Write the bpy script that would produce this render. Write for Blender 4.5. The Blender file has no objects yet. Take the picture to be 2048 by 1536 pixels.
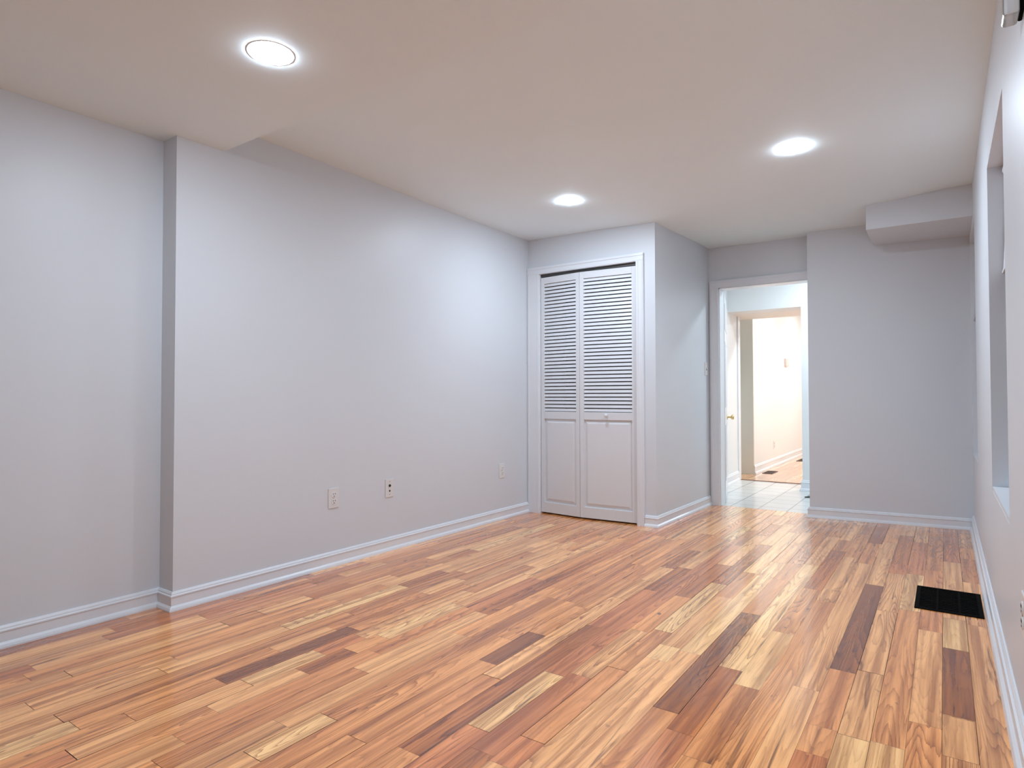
import bpy, bmesh, math, random
from mathutils import Vector, Matrix

# ------------------------------------------------------------------ camera, world, exposure
S = bpy.context.scene
COL = S.collection
YAW, PITCH, ROLL = math.radians(34.945), math.radians(1.1557), math.radians(-0.095)
fw = Vector((-math.sin(YAW)*math.cos(PITCH), math.cos(YAW)*math.cos(PITCH), math.sin(PITCH)))
rt = Vector((math.cos(YAW), math.sin(YAW), 0)); up = rt.cross(fw)
rt2 = rt*math.cos(ROLL) + up*math.sin(ROLL); up2 = -rt*math.sin(ROLL) + up*math.cos(ROLL)
cd = bpy.data.cameras.new('camera'); cam = bpy.data.objects.new('camera', cd); COL.objects.link(cam)
cam.matrix_world = Matrix(((rt2.x, up2.x, -fw.x, 0), (rt2.y, up2.y, -fw.y, 0), (rt2.z, up2.z, -fw.z, 0.98863), (0, 0, 0, 1)))
cd.sensor_width = 36; cd.lens = 1237.63/2048*36; cd.clip_start = 0.02
S.camera = cam

S.view_settings.view_transform = 'Standard'; S.view_settings.look = 'None'
S.view_settings.gamma = 1; S.view_settings.use_curve_mapping = False
S.view_settings.exposure = 0.0

LAMP = 208.0          # downlights of the main room
HALL = 235.0          # hall lamp beyond the doorway
FAR = 440.0           # added lamps of the far room, in place of its daylight
SKY = 0.55            # dusk sky outside the windows

W = bpy.data.worlds.new('sky'); S.world = W; W.use_nodes = True
bg = W.node_tree.nodes['Background']
bg.inputs[0].default_value = (0.62, 0.78, 1.0, 1); bg.inputs[1].default_value = SKY

# ------------------------------------------------------------------ materials
def new_mat(name):
    m = bpy.data.materials.new(name); m.use_nodes = True
    nt = m.node_tree; return m, nt, nt.nodes['Principled BSDF']
def nd(nt, t, **k):
    n = nt.nodes.new(t)
    for a, v in k.items(): setattr(n, a, v)
    return n
def math_node(nt, op, a, b=None, c=None, clamp=False):
    n = nd(nt, 'ShaderNodeMath', operation=op); n.use_clamp = clamp
    for i, v in enumerate((a, b, c)):
        if v is None: continue
        if isinstance(v, (int, float)): n.inputs[i].default_value = v
        else: nt.links.new(v, n.inputs[i])
    return n.outputs[0]
def mix_rgb(nt, fac, a, b, mode='MIX'):
    n = nd(nt, 'ShaderNodeMix', data_type='RGBA', blend_type=mode)
    for s, v in ((0, fac), (6, a), (7, b)):
        if isinstance(v, (int, float)): n.inputs[s].default_value = v
        elif isinstance(v, tuple): n.inputs[s].default_value = v if len(v) == 4 else (*v, 1)
        else: nt.links.new(v, n.inputs[s])
    return n.outputs[2]
def paint(name, col, rough=0.5, bump=0.04, scale=180, var=0.02, spec=0.5):
    """rolled wall paint: fine orange-peel bump and a barely visible tone variation"""
    m, nt, b = new_mat(name)
    tc = nd(nt, 'ShaderNodeTexCoord')
    n1 = nd(nt, 'ShaderNodeTexNoise'); n1.inputs['Scale'].default_value = scale; n1.inputs['Detail'].default_value = 3
    n2 = nd(nt, 'ShaderNodeTexNoise'); n2.inputs['Scale'].default_value = 1.7; n2.inputs['Detail'].default_value = 3
    nt.links.new(tc.outputs['Object'], n1.inputs['Vector']); nt.links.new(tc.outputs['Object'], n2.inputs['Vector'])
    c = mix_rgb(nt, n2.outputs['Fac'], tuple(x*(1-var) for x in col), tuple(min(1, x*(1+var)) for x in col))
    nt.links.new(c, b.inputs['Base Color'])
    b.inputs['Roughness'].default_value = rough; b.inputs['Specular IOR Level'].default_value = spec
    if bump:
        bp = nd(nt, 'ShaderNodeBump'); bp.inputs['Strength'].default_value = bump; bp.inputs['Distance'].default_value = 0.002
        nt.links.new(n1.outputs['Fac'], bp.inputs['Height']); nt.links.new(bp.outputs[0], b.inputs['Normal'])
    return m
def plain(name, col, rough=0.4, metal=0.0, spec=0.5):
    m = paint(name, col, rough, 0, 60, 0.03, spec)
    m.node_tree.nodes['Principled BSDF'].inputs['Metallic'].default_value = metal
    return m
def emit(name, col, strength):
    m = bpy.data.materials.new(name); m.use_nodes = True; nt = m.node_tree
    nt.nodes.remove(nt.nodes['Principled BSDF'])
    e = nd(nt, 'ShaderNodeEmission'); e.inputs[0].default_value = (*col, 1); e.inputs[1].default_value = strength
    nt.links.new(e.outputs[0], nt.nodes['Material Output'].inputs[0]); return m

M_WALL = paint('wall_paint', (0.735, 0.765, 0.80), 0.42, 0.05)
M_CEIL = paint('ceiling_paint', (0.87, 0.96, 0.985), 0.7, 0.06)
M_TRIM = paint('trim_gloss_white', (0.84, 0.86, 0.89), 0.28, 0.015, 60)
M_DOOR = paint('door_white', (0.78, 0.79, 0.81), 0.35, 0.02, 60)
M_CREAM = paint('far_return_cream', (0.82, 0.81, 0.72), 0.5, 0.04)  # creamier colour for the return wall of the far room
M_FARW = paint('far_room_white', (0.87, 0.87, 0.86), 0.5, 0.04)
M_PEACH = paint('far_header_warm_bounce', (0.90, 0.85, 0.80), 0.6, 0.04)  # warm bounce light on the header put into its peach colour
M_PLATE = plain('plate_white', (0.80, 0.79, 0.78), 0.3)
M_SOCKET = plain('socket_white', (0.86, 0.86, 0.86), 0.25)
M_HOLE = plain('socket_dark', (0.015, 0.013, 0.012), 0.6)
M_BLACK = plain('black_metal', (0.002, 0.0018, 0.0016), 0.7, 0.0, 0.05)
M_BROWNV = plain('brown_register', (0.06, 0.035, 0.03), 0.5)
M_BRASS = plain('brass', (0.75, 0.55, 0.26), 0.25, 1.0)
M_STEEL = plain('steel', (0.45, 0.43, 0.42), 0.35, 1.0)
M_TRACK = plain('track_metal_shaded', (0.10, 0.095, 0.09), 0.5, 0.6)  # metal coloured darker for the shade in the gap above the leaves
M_DARKIN = plain('closet_painted_shade', (0.05, 0.05, 0.055), 0.8)  # shade of the unlit closet put into its back wall colour
M_SHADE = plain('shade_fabric', (0.62, 0.62, 0.65), 0.8)
M_PINK = plain('thermostat_face', (0.70, 0.59, 0.57), 0.4)
M_RUBBER = plain('dark_rubber', (0.03, 0.035, 0.03), 0.6)
M_SADDLE = plain('threshold_wood', (0.25, 0.10, 0.06), 0.35)
M_LAMP = emit('lamp_diffuser', (0.79, 0.935, 1.10), LAMP)
M_LAMP_BRIGHT = emit('bright_lamp_diffuser', (0.79, 0.935, 1.10), LAMP*1.45)
M_HALL = emit('hall_lamp_diffuser', (0.77, 0.92, 1.03), HALL)
M_FARL_ADDED = emit('far_added_lamp_diffuser', (0.95, 0.98, 1.0), FAR)
m, nt, b = new_mat('clear_glass'); M_GLASS = m
b.inputs['Transmission Weight'].default_value = 1.0; b.inputs['Roughness'].default_value = 0.0; b.inputs['IOR'].default_value = 1.45
m, nt, b = new_mat('frosted_acrylic'); M_ACRYL = m
b.inputs['Transmission Weight'].default_value = 0.75; b.inputs['Roughness'].default_value = 0.12
b.inputs['Base Color'].default_value = (0.9, 0.9, 0.89, 1)

# oak strip floor: every plank carries its own tone and seed, the shader adds grain, pores, streaks and knots
def oak(name, seam=True, light=1.0):
    m, nt, b = new_mat(name); L = nt.links.new
    uv = nd(nt, 'ShaderNodeUVMap'); uv.uv_map = 'plank'
    tone = nd(nt, 'ShaderNodeAttribute'); tone.attribute_name = 'tone'
    seed = nd(nt, 'ShaderNodeAttribute'); seed.attribute_name = 'seed'
    sx = nd(nt, 'ShaderNodeSeparateXYZ'); L(uv.outputs[0], sx.inputs[0])
    U, V, SD = sx.outputs[0], sx.outputs[1], seed.outputs['Fac']
    def coord(a, c, k):
        n = nd(nt, 'ShaderNodeCombineXYZ')
        L(math_node(nt, 'MULTIPLY', U, a), n.inputs[0]); L(math_node(nt, 'MULTIPLY', V, c), n.inputs[1])
        L(math_node(nt, 'MULTIPLY', SD, k), n.inputs[2]); return n.outputs[0]
    def noise(a, c, k, det=2.0, rough=0.5, dist=0.0):
        n = nd(nt, 'ShaderNodeTexNoise'); n.inputs['Scale'].default_value = 1
        n.inputs['Detail'].default_value = det; n.inputs['Roughness'].default_value = rough; n.inputs['Distortion'].default_value = dist
        L(coord(a, c, k), n.inputs['Vector']); return n.outputs['Fac']
    def ramp(v, lo, hi):
        n = nd(nt, 'ShaderNodeMapRange'); n.interpolation_type = 'SMOOTHSTEP'
        n.inputs[1].default_value = lo; n.inputs[2].default_value = hi; L(v, n.inputs[0]); return n.outputs[0]
    # cathedral figure: contour lines of a long soft noise
    base = noise(10, 0.75, 31.7, 1.5, 0.45)
    wob = noise(90, 7, 11.3, 3, 0.6)
    cont = math_node(nt, 'ADD', math_node(nt, 'MULTIPLY', base, 24), math_node(nt, 'MULTIPLY', wob, 0.8))
    fr = math_node(nt, 'FRACT', cont)
    line = math_node(nt, 'POWER', fr, 3.2)                           # saw-tooth like early / late wood
    amt = ramp(noise(2, 0.8, 57.1, 1), 0.40, 0.68)                    # only some areas carry strong figure
    pores = ramp(noise(520, 14, 7.7, 2, 0.7), 0.50, 0.75)
    streak = noise(42, 0.9, 23.1, 3, 0.6)
    mineral = ramp(noise(34, 1.5, 91.3, 3, 0.62, 0.7), 0.60, 0.74)
    broad = noise(7, 1.3, 3.9, 2)
    knot = ramp(noise(17, 8, 67.9, 2, 0.5), 0.735, 0.80)
    c = mix_rgb(nt, ramp(streak, 0.30, 0.66), (0.62, 0.49, 0.38), (1.17, 1.18, 1.15))
    c = mix_rgb(nt, 1.0, tone.outputs['Color'], c, 'MULTIPLY')
    c = mix_rgb(nt, math_node(nt, 'MULTIPLY', line, math_node(nt, 'MULTIPLY_ADD', amt, 0.66, 0.28)), c,
                mix_rgb(nt, 1.0, c, (0.34, 0.19, 0.10), 'MULTIPLY'))
    c = mix_rgb(nt, math_node(nt, 'MULTIPLY', ramp(broad, 0.42, 0.70), 0.40), c, mix_rgb(nt, 1.0, c, (0.62, 0.46, 0.36), 'MULTIPLY'))
    c = mix_rgb(nt, math_node(nt, 'MULTIPLY', pores, 0.38), c, mix_rgb(nt, 1.0, c, (0.55, 0.42, 0.32), 'MULTIPLY'))
    c = mix_rgb(nt, math_node(nt, 'MULTIPLY', mineral, 0.9), c, mix_rgb(nt, 1.0, c, (0.22, 0.14, 0.10), 'MULTIPLY'))
    c = mix_rgb(nt, math_node(nt, 'MULTIPLY', knot, 0.8), c, (0.045, 0.018, 0.008))
    L(c, b.inputs['Base Color'])
    b.inputs['Roughness'].default_value = 0.22
    b.inputs['Specular IOR Level'].default_value = 0.5
    b.inputs['Coat Weight'].default_value = 0.8; b.inputs['Coat Roughness'].default_value = 0.10
    wavy = noise(9, 5, 0.6, 2)
    h = math_node(nt, 'ADD', math_node(nt, 'MULTIPLY', pores, -0.10), math_node(nt, 'MULTIPLY', wavy, 1.6))
    bp = nd(nt, 'ShaderNodeBump'); bp.inputs['Strength'].default_value = 0.22; bp.inputs['Distance'].default_value = 0.003
    L(h, bp.inputs['Height']); L(bp.outputs[0], b.inputs['Normal']); L(bp.outputs[0], b.inputs['Coat Normal'])
    return m
M_OAK = oak('oak_strip')
M_SUB = plain('plank_gap', (0.035, 0.014, 0.008), 0.8)

def tile_mat():
    m, nt, b = new_mat('hall_tile'); L = nt.links.new
    tc = nd(nt, 'ShaderNodeTexCoord'); br = nd(nt, 'ShaderNodeTexBrick')
    mp = nd(nt, 'ShaderNodeMapping'); mp.inputs['Location'].default_value = (1.12, 0.02, 0)
    L(tc.outputs['Object'], mp.inputs[0]); L(mp.outputs[0], br.inputs['Vector'])
    br.offset = 0; br.inputs['Scale'].default_value = 1; br.inputs['Brick Width'].default_value = 0.235; br.inputs['Row Height'].default_value = 0.235
    br.inputs['Mortar Size'].default_value = 0.006; br.inputs['Mortar Smooth'].default_value = 0.1
    br.inputs['Color1'].default_value = (0.76, 0.76, 0.74, 1); br.inputs['Color2'].default_value = (0.70, 0.71, 0.69, 1); br.inputs['Mortar'].default_value = (0.40, 0.40, 0.39, 1)
    L(br.outputs['Color'], b.inputs['Base Color']); b.inputs['Roughness'].default_value = 0.2
    n = nd(nt, 'ShaderNodeTexNoise'); n.inputs['Scale'].default_value = 14; L(tc.outputs['Object'], n.inputs['Vector'])
    bp = nd(nt, 'ShaderNodeBump'); bp.inputs['Strength'].default_value = 0.15; bp.inputs['Distance'].default_value = 0.004
    h = math_node(nt, 'SUBTRACT', n.outputs['Fac'], br.outputs['Fac']); L(h, bp.inputs['Height']); L(bp.outputs[0], b.inputs['Normal'])
    return m
M_TILE = tile_mat()

# ------------------------------------------------------------------ mesh helpers
def obj(name, bm, mat, parent=None, smooth=False, bevel=0.0):
    bmesh.ops.recalc_face_normals(bm, faces=bm.faces)
    if bevel:
        bmesh.ops.bevel(bm, geom=[e for e in bm.edges if e.is_manifold and e.calc_face_angle(0) > 0.5], offset=bevel, segments=2, affect='EDGES', profile=0.5)
    me = bpy.data.meshes.new(name); bm.to_mesh(me); bm.free()
    for mm in (mat if isinstance(mat, (list, tuple)) else [mat]): me.materials.append(mm)
    if smooth:
        for p in me.polygons: p.use_smooth = True
    o = bpy.data.objects.new(name, me); COL.objects.link(o)
    if parent: o.parent = parent
    return o
def box(bm, x0, x1, y0, y1, z0, z1, mi=0):
    v = [bm.verts.new(c) for c in ((x0,y0,z0),(x1,y0,z0),(x1,y1,z0),(x0,y1,z0),(x0,y0,z1),(x1,y0,z1),(x1,y1,z1),(x0,y1,z1))]
    for f in ((0,3,2,1),(4,5,6,7),(0,1,5,4),(1,2,6,5),(2,3,7,6),(3,0,4,7)):
        bm.faces.new([v[i] for i in f]).material_index = mi
def prism(bm, poly, z0, z1):
    a = [bm.verts.new((x, y, z0)) for x, y in poly]; c = [bm.verts.new((x, y, z1)) for x, y in poly]
    bm.faces.new(a[::-1]); bm.faces.new(c)
    for i in range(len(poly)):
        j = (i+1) % len(poly); bm.faces.new((a[i], a[j], c[j], c[i]))
def lathe(bm, prof, seg=32, axis='Z', origin=(0,0,0), cap=True):
    """prof: (radius, height) pairs turned about an axis through origin"""
    rings = []
    for r, h in prof:
        ring = []
        for k in range(seg):
            a = 2*math.pi*k/seg; c, s = r*math.cos(a), r*math.sin(a)
            p = {'Z': (c, s, h), 'X': (h, c, s), 'Y': (c, h, s)}[axis]
            ring.append(bm.verts.new(Vector(p)+Vector(origin)))
        rings.append(ring)
    for a, c in zip(rings, rings[1:]):
        for k in range(seg):
            j = (k+1) % seg; bm.faces.new((a[k], a[j], c[j], c[k]))
    if cap: bm.faces.new(rings[0]); bm.faces.new(rings[-1])
def B(*boxes):
    bm = bmesh.new()
    for b_ in boxes: box(bm, *b_)
    return bm
def struct(o): o['kind'] = 'structure'; return o
def empty(name, loc=(0,0,0), rotz=0.0):
    o = bpy.data.objects.new(name, None); COL.objects.link(o); o.location = loc; o.rotation_euler = (0, 0, rotz); o.empty_display_size = 0.05
    return o
def thing(name, label, cat, loc=(0,0,0), rotz=0.0, group=None):
    o = empty(name, loc, rotz); o['label'] = label; o['category'] = cat
    if group: o['group'] = group
    return o
def copy_thing(root, loc, label):
    r = root.copy(); COL.objects.link(r); r.location = loc; r['label'] = label
    for ch in list(root.children):
        c = ch.copy(); COL.objects.link(c); c.parent = r
        for g in ch.children:
            d = g.copy(); COL.objects.link(d); d.parent = c
    return r

# ------------------------------------------------------------------ dimensions (metres, camera stands at x=0 y=0)
XL0, XL, XR = -3.070, -2.945, 0.166          # recessed left wall, main left wall, right wall
YP, YBEAM = 1.465, 1.699                     # pilaster step, edge of the dropped ceiling
YC, YD = 4.46, 5.69                          # closet front, doorway wall
YF = -1.6                                    # wall behind the camera
HT = 2.47

# ------------------------------------------------------------------ floors
random.seed(11)
PW, PX0 = 0.084, -0.019
def srgb(r, g, b_):
    f = lambda c: ((c/255+0.055)/1.055)**2.4 if c > 10 else c/255/12.92
    return (f(r), f(g), f(b_))
TONES = {'L': (226, 186, 140), 'N': (217, 165, 119), 'O': (207, 146, 97), 'M': (196, 134, 88), 'R': (190, 122, 80), 'MD': (172, 106, 58), 'D': (142, 84, 42)}
KNOWN = [  # planks that stand out in the room: row x, near y, far y, tone
    (-2.08, 1.20, 1.79, 'D'), (-1.97, 1.55, 1.75, 'R'), (-1.40, 1.85, 2.19, 'D'), (-1.24, 1.265, 2.40, 'MD'), (-1.00, 1.36, 1.51, 'R'),
    (-1.085, 1.26, 1.38, 'MD'), (-2.35, 2.34, 2.66, 'MD'), (-1.83, 2.27, 2.84, 'R'), (-2.766, 2.10, 2.28, 'MD'), (-1.166, 1.47, 1.91, 'L'),
    (-1.54, 1.00, 1.26, 'L'), (-1.93, 1.80, 2.28, 'L'), (-2.58, 1.51, 1.68, 'M'), (-2.43, 1.99, 2.29, 'M'), (-0.745, 1.89, 2.94, 'D'),
    (-1.10, 3.0, 3.70, 'MD'), (-1.28, 3.45, 3.93, 'MD'), (-0.32, 2.52, 3.75, 'D'), (-0.25, 1.60, 2.05, 'L'), (-0.31, 2.06, 2.52, 'M'),
    (-0.145, 1.80, 2.06, 'L'), (-0.88, 2.23, 2.38, 'L'), (0.022, 2.36, 2.98, 'D'), (0.021, 2.09, 2.355, 'N'), (-0.062, 1.80, 2.25, 'O'),
    (-0.145, 2.06, 3.40, 'O'), (-0.24, 4.3, 5.2, 'MD'), (-0.06, 4.6, 5.3, 'M'), (-0.16, 4.1, 5.0, 'R'), (-2.9, 1.2, 2.2, 'MD'), (-2.99, 0.6, 1.3, 'MD'), (-1.66, 1.15, 2.0, 'N'), (-0.40, 2.3, 4.2, 'N')]
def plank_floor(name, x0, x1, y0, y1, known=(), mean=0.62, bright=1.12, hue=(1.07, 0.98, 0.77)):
    rows = {}
    for x, a, c, t in known: rows.setdefault(math.floor((x-PX0)/PW), []).append((a, c, t))
    bm = bmesh.new(); uvl = bm.loops.layers.uv.new('plank'); tl = bm.loops.layers.float_color.new('tone'); sl = bm.faces.layers.float.new('seed')
    k0, k1 = math.floor((x0-PX0)/PW), math.floor((x1-PX0)/PW)
    n = 0
    for k in range(k0, k1+1):
        xa, xb = max(x0, PX0+k*PW), min(x1, PX0+(k+1)*PW)
        if xb-xa < 0.002: continue
        segs = []; y = y0 - random.random()*0.8
        fixed = sorted(rows.get(k, []))
        while y < y1:
            ln = min(1.9, max(0.22, random.lognormvariate(math.log(mean), 0.5))); e = y+ln
            nxt = next((f for f in fixed if f[1] > y+1e-4), None)
            if nxt and y >= nxt[0]-1e-4: segs.append((y, nxt[1], nxt[2])); y = nxt[1]; continue
            if nxt and e > nxt[0]-0.12: e = nxt[0]
            segs.append((y, e, None)); y = e
        for a, e, t in segs:
            a, e = max(a, y0), min(e, y1)
            if e-a < 0.004: continue
            t = t or random.choices(['L', 'N', 'O', 'M', 'R', 'MD', 'D'], [8, 34, 32, 15, 7, 4, 0])[0]
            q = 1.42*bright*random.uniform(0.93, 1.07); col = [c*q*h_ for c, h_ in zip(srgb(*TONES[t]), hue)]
            g = random.choice((0.0003, 0.0004, 0.0004, 0.0006, 0.0010, 0.0015))
            vs = [bm.verts.new(p) for p in ((xa+g, a+g, 0), (xb-g, a+g, 0), (xb-g, e-g, 0), (xa+g, e-g, 0))]
            f = bm.faces.new(vs); f[sl] = random.random()*40; du = random.random()*9
            for lp in f.loops:
                lp[uvl].uv = (lp.vert.co.x+du, lp.vert.co.y); lp[tl] = (*col, 1)
            n += 1
    # dark bed under the strips, seen in the joints
    v = [bm.verts.new(p) for p in ((x0, y0, -0.0012), (x1, y0, -0.0012), (x1, y1, -0.0012), (x0, y1, -0.0012))]
    v2 = [bm.verts.new(p) for p in ((x0, y0, -0.05), (x1, y0, -0.05), (x1, y1, -0.05), (x0, y1, -0.05))]
    for f in ((v[0], v[1], v[2], v[3]), tuple(v2[::-1])): bm.faces.new(f).material_index = 1
    for i in range(4):
        j = (i+1) % 4; bm.faces.new((v2[i], v2[j], v[j], v[i])).material_index = 1
    me = bpy.data.meshes.new(name); bm.to_mesh(me); bm.free(); me.materials.append(M_OAK); me.materials.append(M_SUB)
    o = bpy.data.objects.new(name, me); COL.objects.link(o); return struct(o)
plank_floor('floor', XL0-0.02, XR+0.02, YF, YD+0.01, KNOWN)
struct(obj('floor_hall', B((-2.25, 0.3, YD+0.012, 7.555, -0.05, 0)), M_TILE))
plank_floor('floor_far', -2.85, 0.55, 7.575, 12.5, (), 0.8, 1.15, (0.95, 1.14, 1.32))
struct(obj('trim_threshold', B((-2.2, 0.3, 7.555, 7.59, -0.05, 0.006)), M_SADDLE))

# ------------------------------------------------------------------ ceiling: gently uneven plaster, dropped part nearest the camera
CZ = [(-2.945, 1.70, 2.353), (-2.93, 4.46, 2.338), (-2.4, 4.46, 2.33), (-1.80, 4.46, 2.312), (-1.79, 5.69, 2.347), (-0.92, 5.69, 2.340), (-0.9, 5.55, 2.330), (-0.45, 5.1, 2.35), (0.17, 5.2, 2.39),
      (0.17, 2.5, 2.35), (0.17, 1.7, 2.35), (-1.4, 1.7, 2.35), (-1.4, 3.0, 2.35)]
def ceil_z(x, y):
    s = w = 0
    for a, c, z in CZ:
        q = 1/((x-a)**2+(y-c)**2+0.06)**1.5; s += q*z; w += q
    return s/w
bm = bmesh.new(); nx, ny = 28, 34; gx0, gx1, gy0, gy1 = -3.25, 0.42, YBEAM, 5.84
grid = [[bm.verts.new((gx0+(gx1-gx0)*i/nx, gy0+(gy1-gy0)*j/ny, ceil_z(gx0+(gx1-gx0)*i/nx, gy0+(gy1-gy0)*j/ny))) for i in range(nx+1)] for j in range(ny+1)]
top = [[bm.verts.new((v.co.x, v.co.y, 2.55)) for v in row] for row in grid]
for j in range(ny):
    for i in range(nx):
        bm.faces.new((grid[j][i], grid[j][i+1], grid[j+1][i+1], grid[j+1][i])); bm.faces.new((top[j][i], top[j+1][i], top[j+1][i+1], top[j][i+1]))
box(bm, -3.25, 0.42, YF-0.12, YBEAM, 2.22, 2.55)
struct(obj('ceiling', bm, M_CEIL, smooth=False))
struct(obj('ceiling_hall', B((-2.3, 0.42, 5.84, 7.20, 2.36, 2.50)), M_FARW))
struct(obj('ceiling_far', B((-2.9, 0.6, 7.20, 12.6, 2.42, 2.50)), M_FARW))
# boxed bulkhead in the far right corner under the ceiling
struct(obj('ceiling_bulkhead', B((-0.445, XR+0.01, 5.05, 5.70, 2.172, 2.42)), M_WALL, bevel=0.004))

# ------------------------------------------------------------------ walls of the main room
bm = bmesh.new(); prism(bm, [(XL0, YF), (XL0, YP), (XL, YP), (XL, 5.81), (-3.25, 5.81), (-3.25, YF)], -0.05, HT)
struct(obj('wall_left', bm, M_WALL))
OX0, OX1, OZ = -2.826, -1.940, 2.030          # closet opening
bm = B((XL, OX0, YC, YC+0.11, -0.05, HT), (OX0, OX1, YC, YC+0.11, OZ, HT))
prism(bm, [(OX1, YC), (-1.790, YC), (-1.765, YD), (-1.870, YD), (-1.895, YC+0.11), (OX1, YC+0.11)], -0.05, HT)
struct(obj('wall_closet', bm, M_WALL))
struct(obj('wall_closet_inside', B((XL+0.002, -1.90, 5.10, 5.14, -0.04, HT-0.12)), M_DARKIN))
DX0, DX1, DZ = -1.675, -0.912, 1.972          # doorway
bm = B((XL, DX0, YD, YD+0.12, -0.05, HT), (DX0, DX1, YD, YD+0.12, DZ, HT))
prism(bm, [(DX1, 5.545), (XR, 5.685), (XR, YD+0.12), (DX1, YD+0.12)], -0.05, HT)
struct(obj('wall_back', bm, M_WALL))
WIN = [(2.55, 3.42, 0.575, 1.990), (4.845, 5.60, 0.565, 2.10)]
bm = bmesh.new(); ys = [YF] + [v for w in WIN for v in w[:2]] + [5.81]
for i in range(0, len(ys), 2): box(bm, XR, 0.42, ys[i], ys[i+1], -0.05, HT)
for a, c, z0, z1 in WIN:
    box(bm, XR, 0.42, a, c, -0.05, z0); box(bm, XR, 0.42, a, c, z1, HT)
struct(obj('wall_right', bm, M_WALL))
struct(obj('wall_front', B((-3.25, 0.42, YF-0.12, YF, -0.05, HT)), M_WALL))

# windows deep in the right wall
for i, (a, c, z0, z1) in enumerate(WIN):
    fr = 0.045; x0, x1 = 0.325, 0.375
    w = struct(obj('window_%d' % (i+1), B((x0, x1, a, c, z1-fr, z1), (x0, x1, a, c, z0+0.02, z0+0.02+fr), (x0, x1, a, a+fr, z0+0.02+fr, z1-fr), (x0, x1, c-fr, c, z0+0.02+fr, z1-fr), (x0+0.01, x1-0.005, a+fr, c-fr, (z0+z1)/2-0.02, (z0+z1)/2+0.02)), M_TRIM))
    obj('window_pane', B((0.348, 0.352, a+fr, c-fr, z0+0.06, z1-fr)), M_GLASS, w)
    obj('window_sill', B((XR+0.001, 0.36, a+0.001, c-0.001, z0, z0+0.018)), M_TRIM, w)
# pale shades pulled half-way down inside the recesses
def shade(a, c, z0, z1, xt, xb, label):
    bm = bmesh.new(); t = 0.002
    v = [bm.verts.new(p) for p in ((xb, a, z0), (xb, c, z0), (xt, c, z1), (xt, a, z1), (xb+t, a, z0), (xb+t, c, z0), (xt+t, c, z1), (xt+t, a, z1))]
    for f in ((0,1,2,3), (7,6,5,4), (0,4,5,1), (1,5,6,2), (2,6,7,3), (3,7,4,0)): bm.faces.new([v[k] for k in f])
    th = thing('roller_shade', label, 'window shade', (0, 0, 0), 0, 'window shades')
    obj('shade_cloth', bm, M_SHADE, th)
    obj('bottom_rail', B((xb-0.004, xb+0.006, a, c, z0-0.014, z0)), M_SHADE, th, bevel=0.002)
    bm = bmesh.new(); lathe(bm, [(0.02, a), (0.02, c)], 20, 'Y', (xt+0.001, 0, z1+0.015)); obj('roller_tube', bm, M_SHADE, th, smooth=False)
    return th
shade(2.60, 3.405, 1.53, 1.95, 0.236, 0.2155, 'pale shade half lowered in the nearer window recess of the right wall')
shade(4.90, 5.585, 1.545, 2.05, 0.222, 0.183, 'pale shade half lowered in the far window recess beside the back corner')

# ------------------------------------------------------------------ baseboards and casings
PROF = [(0.0, 0.0), (0.026, 0.0), (0.026, 0.006), (0.0225, 0.016), (0.016, 0.022), (0.0135, 0.024), (0.0135, 0.062), (0.0165, 0.064), (0.0165, 0.069), (0.0105, 0.072), (0.010, 0.078), (0.005, 0.085), (0.0, 0.086)]
def molding(name, path, prof, mat=None, room_right=True, parent=None):
    """sweep (distance from wall, height) along a floor-plan path, mitred at the corners; the room lies right of the path"""
    bm = bmesh.new(); P = [Vector((x, y)) for x, y in path]; rings = []
    for i, p in enumerate(P):
        d0 = (P[i]-P[i-1]).normalized() if i else None
        d1 = (P[i+1]-P[i]).normalized() if i < len(P)-1 else None
        r = lambda d: Vector((d.y, -d.x))
        if d0 is None: m_ = r(d1)
        elif d1 is None: m_ = r(d0)
        else:
            a, c = r(d0), r(d1); m_ = (a+c).normalized(); m_ = m_/max(0.2, m_.dot(a))
        rings.append([bm.verts.new((p.x+m_.x*o_, p.y+m_.y*o_, h)) for o_, h in prof])
    for a, c in zip(rings, rings[1:]):
        for k in range(len(prof)-1): bm.faces.new((a[k], a[k+1], c[k+1], c[k]))
        bm.faces.new((a[-1], a[0], c[0], c[-1]))
    bm.faces.new(rings[0]); bm.faces.new(rings[-1][::-1])
    return struct(obj(name, bm, mat or M_TRIM, parent))
molding('baseboard_left', [(XL0, YF+0.002), (XL0, YP), (XL, YP), (XL, YC-0.022)], PROF)
molding('baseboard_closet', [(-1.878, YC), (-1.790, YC), (-1.765, YD-0.022)], PROF)
molding('baseboard_back', [(DX1, YD+0.10), (DX1, 5.545), (XR, 5.685)], PROF)
molding('baseboard_right', [(XR, 5.658), (XR, YF+0.002)], [(o_*1.05, h*1.32) for o_, h in PROF])

def casing(bm, x0, x1, yf, yb, z0, z1, vert=True, flip=1):
    """flat casing with a back band and an inner bead; front face at yf"""
    box(bm, x0, x1, yf, yb, z0, z1)
    if vert:
        box(bm, x0+0.010, x0+0.020, yf-0.004, yf, z0, z1); box(bm, x1-0.018, x1-0.006, yf-0.003, yf, z0, z1)
    else:
        box(bm, x0, x1, yf-0.004, yf, z1-0.020, z1-0.010); box(bm, x0, x1, yf-0.003, yf, z0+0.006, z0+0.018)
bm = bmesh.new()
casing(bm, XL+0.003, OX0, YC-0.018, YC, 0, OZ); casing(bm, OX1, -1.880, YC-0.018, YC, 0, OZ); casing(bm, XL+0.003, -1.880, YC-0.018, YC, OZ, OZ+0.062, False)
box(bm, OX0-0.001, OX0+0.004, YC-0.002, YC+0.11, 0, OZ); box(bm, OX1-0.004, OX1+0.001, YC-0.002, YC+0.11, 0, OZ)
struct(obj('trim_1', bm, M_TRIM))
bm = bmesh.new()
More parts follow.
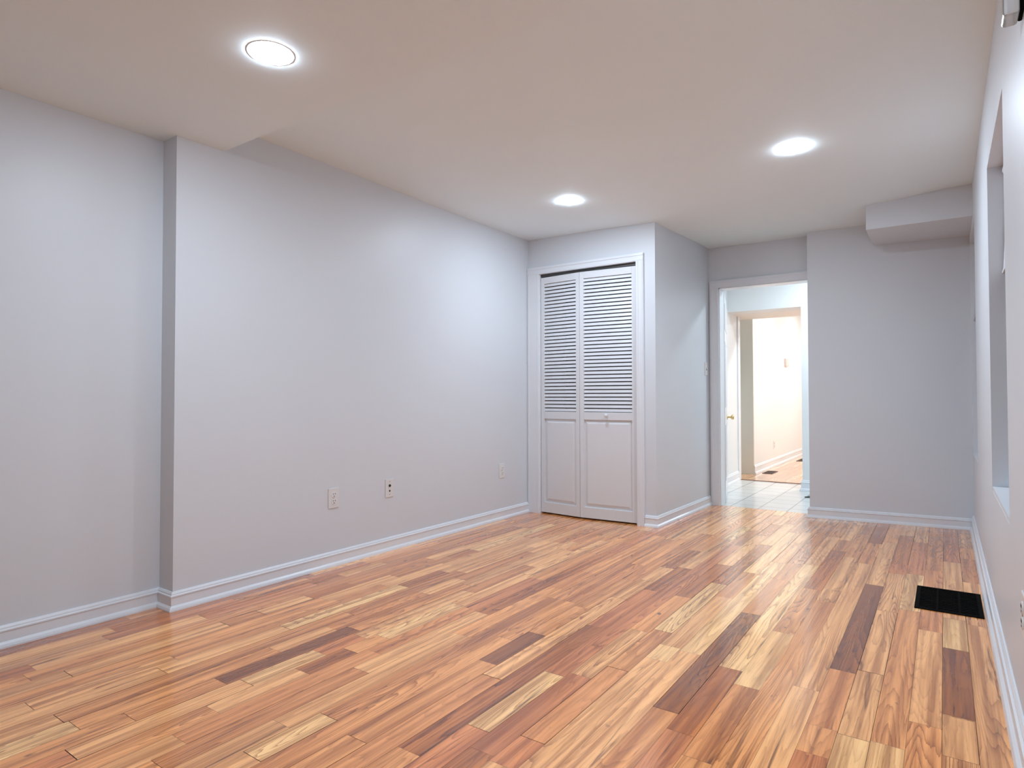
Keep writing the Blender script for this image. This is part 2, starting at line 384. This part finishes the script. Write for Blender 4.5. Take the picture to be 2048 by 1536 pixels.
casing(bm, DX0-0.078, DX0, YD-0.018, YD, 0, DZ); casing(bm, DX0-0.078, DX1, YD-0.018, YD, DZ, DZ+0.066, False)
box(bm, DX0-0.001, DX0+0.008, YD-0.004, YD+0.125, 0, DZ); box(bm, DX0, DX1, YD-0.004, YD+0.125, DZ-0.008, DZ)
struct(obj('trim_2', bm, M_TRIM))

# ------------------------------------------------------------------ closet: two-leaf bifold louvre door, slightly proud at the fold
door1 = struct(empty('door_1', (0, 0, 0)))
obj('door_track', B((OX0+0.005, OX1-0.005, YC+0.012, YC+0.042, OZ-0.022, OZ-0.001)), M_TRACK, door1)
LZ0, LZ1 = 0.012, 2.000
def leaf(xa, ya, xb, yb, knob):
    w = math.hypot(xb-xa, yb-ya); ang = math.atan2(yb-ya, xb-xa); T = 0.030; st = 0.034
    holder = empty('door_leaf', (xa, ya, 0), ang); holder.parent = door1; struct(holder)
    zb0, zb1 = 0.885, 0.895          # top of the panel, bottom of the louvres
    bm = B((0, st, 0, T, LZ0, LZ1), (w-st, w, 0, T, LZ0, LZ1), (st, w-st, 0, T, LZ1-0.055, LZ1), (st, w-st, 0, T, 0.800, 0.862), (st, w-st, 0, T, LZ0, 0.098))
    f = obj('leaf_frame', bm, M_DOOR, holder, bevel=0.0015)
    # louvre field
    bm = bmesh.new(); n = 36; z0, z1 = 0.862, LZ1-0.055; p = (z1-z0)/n; th = 0.004
    for k in range(n):
        zb, zt = z0+p*k+0.0045, z0+p*(k+1)-0.003
        sec = ((0.004, zb), (0.011, zt), (0.0145, zt), (0.0075, zb))
        v = [bm.verts.new((x_, y_, z_)) for x_ in (st-0.004, w-st+0.004) for y_, z_ in sec]
        for q in ((3,2,1,0), (4,5,6,7), (0,1,5,4), (1,2,6,5), (2,3,7,6), (3,0,4,7)): bm.faces.new([v[i] for i in q])
    obj('louver_slats', bm, M_DOOR, holder)
    # raised lower panel with bevelled field
    bm = bmesh.new(); a0, a1, c0, c1 = st, w-st, 0.098, 0.800
    def ring(i, y): return [bm.verts.new(q) for q in ((a0+i, y, c0+i), (a1-i, y, c0+i), (a1-i, y, c1-i), (a0+i, y, c1-i))]
    rs = [ring(0, 0.014), ring(0.010, 0.014), ring(0.032, 0.004), ring(0.036, 0.004)]
    for r0, r1 in zip(rs, rs[1:]):
        for k in range(4): bm.faces.new((r0[k], r0[(k+1) % 4], r1[(k+1) % 4], r1[k]))
    bm.faces.new(rs[-1])
    back = ring(0, 0.022); bm.faces.new(back[::-1])
    for k in range(4): bm.faces.new((rs[0][k], back[k], back[(k+1) % 4], rs[0][(k+1) % 4]))
    obj('lower_panel', bm, M_DOOR, holder)
    if knob is not None:
        bm = bmesh.new(); lathe(bm, [(0.007, 0.001), (0.006, -0.014), (0.009, -0.018), (0.0145, -0.024), (0.0155, -0.030), (0.012, -0.037), (0.005, -0.040)], 20, 'Y', (knob, 0, 0.838))
        obj('knob', bm, M_TRIM, holder, smooth=True)
    return holder
fx, fy = -2.4265, YC-0.030
leaf(OX0+0.008, YC+0.006, fx-0.002, fy, None)
leaf(fx+0.002, fy, OX1-0.010, YC+0.004, 0.235)

# ------------------------------------------------------------------ hall and far room beyond the doorway
bm = bmesh.new(); prism(bm, [(-1.915, YD+0.12), (-1.998, 7.50), (-2.2, 7.50), (-2.2, YD+0.12)], -0.05, HT); struct(obj('wall_hall_left', bm, M_FARW))
bm = B((-1.222, 0.3, 7.03, 7.20, -0.05, HT), (-2.2, -1.222, 7.03, 7.28, 1.925, HT)); struct(obj('wall_hall_back', bm, M_FARW))
struct(obj('wall_hall_right', B((0.28, 0.42, YD+0.12, 7.20, -0.05, HT)), M_FARW))
struct(obj('trim_3', B((-2.2, 0.0, 7.285, 7.85, 1.925, 2.42)), M_PEACH))
struct(obj('trim_4', B((-2.06, -1.985, 7.50, 7.58, 0, 1.925), (-1.999, -1.983, 7.485, 7.50, 0, 1.925)), M_TRIM))
struct(obj('wall_far_left', B((-2.80, -1.985, 8.20, 12.5, -0.05, HT)), [M_FARW]))
struct(obj('wall_far_return', B((-2.80, -1.988, 8.185, 8.20, 0, HT), (-2.80, -2.70, 7.2, 8.185, -0.05, HT)), M_CREAM))
struct(obj('wall_far_back', B((-2.8, 0.6, 12.5, 12.6, -0.05, HT)), M_FARW))
struct(obj('wall_far_right', B((0.5, 0.6, 7.20, 12.5, -0.05, HT)), M_FARW))
BIG = [(o_, h*1.35) for o_, h in PROF]
molding('baseboard_hall_left', [(-1.93, YD+0.13), (-1.996, 7.48)], BIG)
molding('baseboard_hall_back', [(-1.222, 7.20), (-1.222, 7.03), (0.28, 7.03)], BIG)
molding('baseboard_far_left', [(-1.988, 8.185), (-1.985, 8.20), (-1.985, 12.49)], BIG)

# six-panel door of the doorway, swung into the hall against its left wall
hx, hy, ex, ey = DX0+0.012, YD+0.125, -1.838, 6.50
door2 = struct(empty('door_2', (hx, hy, 0), math.atan2(ey-hy, ex-hx)))
dw = math.hypot(ex-hx, ey-hy); DT = 0.034
bm = bmesh.new(); box(bm, 0, dw, 0, DT, 0.012, DZ-0.014)
obj('door_slab', bm, M_TRIM, door2, bevel=0.002)
def raised(x0, x1, z0, z1, y):
    bm = bmesh.new(); s = -1
    def ring(i, d): return [bm.verts.new(q) for q in ((x0+i, y+s*d, z0+i), (x1-i, y+s*d, z0+i), (x1-i, y+s*d, z1-i), (x0+i, y+s*d, z1-i))]
    rs = [ring(0, -0.004), ring(0.0, 0.004), ring(0.012, 0.006), ring(0.02, 0.0015), ring(0.04, 0.0065)]
    for r0, r1 in zip(rs, rs[1:]):
        for k in range(4): bm.faces.new((r0[k], r0[(k+1) % 4], r1[(k+1) % 4], r1[k]))
    bm.faces.new(rs[-1]); bm.faces.new(rs[0][::-1])
    obj('door_panel', bm, M_TRIM, door2)
for x0, x1 in ((0.09, dw/2-0.04), (dw/2+0.04, dw-0.09)):
    for z0, z1 in ((0.20, 0.72), (0.88, 1.50), (1.62, 1.86)): raised(x0, x1, z0, z1, 0.0)
bm = bmesh.new(); lathe(bm, [(0.026, 0.0), (0.026, -0.005), (0.010, -0.008), (0.009, -0.034), (0.020, -0.040), (0.026, -0.052), (0.022, -0.064), (0.008, -0.068)], 24, 'Y', (dw-0.07, 0, 0.775))
obj('door_knob', bm, M_BRASS, door2, smooth=True)

# ------------------------------------------------------------------ recessed downlights
def downlight(x, y, z, label, mat, grp='recessed ceiling downlights', r=0.070):
    t = thing('ceiling_downlight', label, 'ceiling light', (x, y, z), 0, grp)
    bm = bmesh.new(); lathe(bm, [(r+0.014, 0.0), (r+0.0135, -0.0004), (r+0.0075, -0.0008), (r+0.004, -0.0002)], 48, 'Z', cap=False)
    obj('trim_ring', bm, M_TRIM, t, smooth=True)
    bm = bmesh.new(); lathe(bm, [(r+0.009, -0.0003), (r+0.005, -0.0019), (r, -0.0034), (r*0.9, -0.0050), (r*0.75, -0.0060), (r*0.5, -0.0066), (0.004, -0.0070)], 48, 'Z'); obj('diffuser', bm, mat, t, smooth=True)
    return t
downlight(-1.965, 1.305, 2.22, 'lit round downlight in the lower ceiling part, nearest and largest in view', M_LAMP)
downlight(-2.098, 3.696, ceil_z(-2.098, 3.696)-0.001, 'lit round downlight in front of the closet, smallest of the three', M_LAMP)
downlight(-0.662, 3.633, ceil_z(-0.662, 3.633)-0.001, 'lit round downlight toward the right wall, in line with the doorway', M_LAMP_BRIGHT)
downlight(-0.55, 1.25, 2.22, 'downlight in the lower ceiling above the camera', M_LAMP)
downlight(-0.75, 6.42, 2.36, 'downlight in the hall ceiling beyond the doorway', M_HALL, 'hall and far room downlights', 0.085)
for x, y in ((-0.7, 8.5), (-0.9, 10.7)):  # unseen pair, added to stand in for the far room's window daylight
    downlight(x, y, 2.42, 'added downlight in the far room ceiling, in place of its daylight', M_FARL_ADDED, 'hall and far room downlights', 0.085)

# ------------------------------------------------------------------ wall plates (local x along wall, y out of the wall, z up)
def plate(name, label, cat, loc, rotz, w=0.074, h=0.116, group=None):
    t = thing(name, label, cat, loc, rotz, group)
    bm = B((-w/2, w/2, -0.0055, 0.0, -h/2, h/2)); obj('cover_plate', bm, M_PLATE, t, bevel=0.002)
    return t
def duplex(label, loc, rotz, group='power outlets'):
    t = plate('power_outlet', label, 'outlet', loc, rotz, group=group)
    for s in (-1, 1):
        bm = bmesh.new(); lathe(bm, [(0.0172, -0.005), (0.0172, -0.0075), (0.0155, -0.0082)], 24, 'Y', (0, 0, 0.0195*s))
        f = obj('socket_face', bm, M_SOCKET, t)
        obj('socket_holes', B((-0.0085, -0.0055, -0.0090, -0.0070, 0.0195*s+0.001, 0.0195*s+0.0095), (0.0055, 0.0085, -0.0090, -0.0070, 0.0195*s+0.001, 0.0195*s+0.0095), (-0.0028, 0.0028, -0.0090, -0.0070, 0.0195*s-0.0105, 0.0195*s-0.005)), M_HOLE, f)
    bm = bmesh.new(); lathe(bm, [(0.003, -0.005), (0.003, -0.0072)], 12, 'Y'); obj('screw', bm, M_STEEL, t)
    return t
LW = math.pi/2     # plate on a wall facing +x
duplex('white duplex outlet low on the left wall, the one nearest the camera', (XL, 2.383, 0.395), LW)
t = plate('cable_plate', 'off-white cable and phone plate with two dark holes, middle of the left wall', 'wall plate', (XL, 2.828, 0.400), LW, 0.070)
bm = bmesh.new(); lathe(bm, [(0.0085, -0.005), (0.0085, -0.0085), (0.006, -0.012)], 20, 'Y', (0, 0, 0.016)); obj('coax_jack', bm, M_HOLE, t)
obj('phone_jack', B((-0.005, 0.005, -0.007, -0.005, -0.023, -0.013)), M_HOLE, t)
for s in (-1, 1):
    bm = bmesh.new(); lathe(bm, [(0.003, -0.005), (0.003, -0.0068)], 12, 'Y', (0, 0, 0.042*s)); obj('screw', bm, M_STEEL, t)
duplex('white duplex outlet low on the left wall beside the closet door', (XL, 4.065, 0.388), LW)
duplex('white outlet low on the right wall at the picture edge', (XR, 2.106, 0.412), -LW)
duplex('white outlet low on the wall of the far room, seen through the doorway', (-1.985, 9.30, 0.300), LW)
t = plate('light_switch', 'white toggle light switch on the closet side wall beside the doorway', 'light switch', (-1.7675, 5.595, 1.235), LW-0.02)
bm = bmesh.new(); prism(bm, [(-0.004, -0.005), (0.004, -0.005), (0.003, -0.015), (-0.003, -0.015)], -0.002, 0.012); obj('toggle', bm, M_SOCKET, t)
obj('toggle_slot', B((-0.006, 0.006, -0.0063, -0.005, -0.014, 0.014)), M_HOLE, t)
t = thing('thermostat', 'small thermostat on the bright far room wall, seen through the doorway', 'thermostat', (-1.985, 10.25, 1.50), LW)
obj('thermostat_body', B((-0.20, -0.02, -0.028, 0, -0.06, 0.06)), M_PINK, t, bevel=0.004)
bm = bmesh.new(); lathe(bm, [(0.05, 0), (0.05, -0.015), (0.035, -0.03), (0.005, -0.034)], 24, 'Y', (0.06, 0, 0)); obj('thermostat_dial', bm, M_SOCKET, t, smooth=True)

# ------------------------------------------------------------------ floor registers
def register(name, label, x0, x1, y0, y1, mat, along='x', slats=9, group='floor registers'):
    t = thing(name, label, 'floor vent', ((x0+x1)/2, (y0+y1)/2, 0), 0, group); w, h = (x1-x0)/2, (y1-y0)/2; e = 0.018
    obj('register_frame', B((-w, w, -h, -h+e, 0.0003, 0.004), (-w, w, h-e, h, 0.0003, 0.004), (-w, -w+e, -h+e, h-e, 0.0003, 0.004), (w-e, w, -h+e, h-e, 0.0003, 0.004)), mat, t)
    bm = bmesh.new(); box(bm, -w+e, w-e, -h+e, h-e, 0.0002, 0.0008)
    n = slats; st = (2*h-2*e)/n
    for k in range(n): box(bm, -w+e, w-e, -h+e+st*(k+0.3), -h+e+st*(k+0.7), 0.0008, 0.003)
    for q in (-0.33, 0.33): box(bm, w*q-0.004, w*q+0.004, -h+e, h-e, 0.0008, 0.0034)
    obj('register_grille', bm, mat, t); return t
register('floor_register', 'large black floor vent in the oak floor beside the right wall', -0.129, 0.133, 3.455, 3.862, M_BLACK, slats=14)
register('floor_register', 'dark floor vent at the near end of the far room, seen through the doorway', -1.925, -1.80, 8.33, 8.66, M_BROWNV)
register('floor_register', 'dark floor vent deep in the far room, cut by the hall wall edge', -1.86, -1.74, 10.2, 10.62, M_BROWNV)
t = thing('door_stop', 'small dark wedge on the hall tiles beside the doorway right edge', 'doorstop', (-1.075, 6.62, 0), 0.3)
bm = bmesh.new()
v = [bm.verts.new(q) for q in ((-0.06, -0.02, 0), (0.06, -0.02, 0), (0.06, 0.02, 0), (-0.06, 0.02, 0), (0.06, -0.02, 0.028), (0.06, 0.02, 0.028), (-0.06, -0.02, 0.004), (-0.06, 0.02, 0.004))]
for f in ((0,3,2,1), (0,1,4,6), (1,2,5,4), (2,3,7,5), (3,0,6,7), (6,4,5,7)): bm.faces.new([v[i] for i in f])
obj('wedge', bm, M_RUBBER, t, bevel=0.002)

# ------------------------------------------------------------------ clear wall fitting cut by the top right corner of the view
t = thing('wall_fitting', 'clear glass-like fitting with dark backplate high on the right wall, top picture corner', 'wall fitting', (XR, 1.90, 1.945))
bm = bmesh.new(); box(bm, -0.040, -0.008, -0.035, 0.035, -0.052, 0.06); obj('clear_block', bm, M_ACRYL, t, bevel=0.008)
bm = bmesh.new(); box(bm, -0.008, 0.0, -0.028, 0.028, -0.046, 0.07); obj('backplate', bm, M_BLACK, t, bevel=0.002)
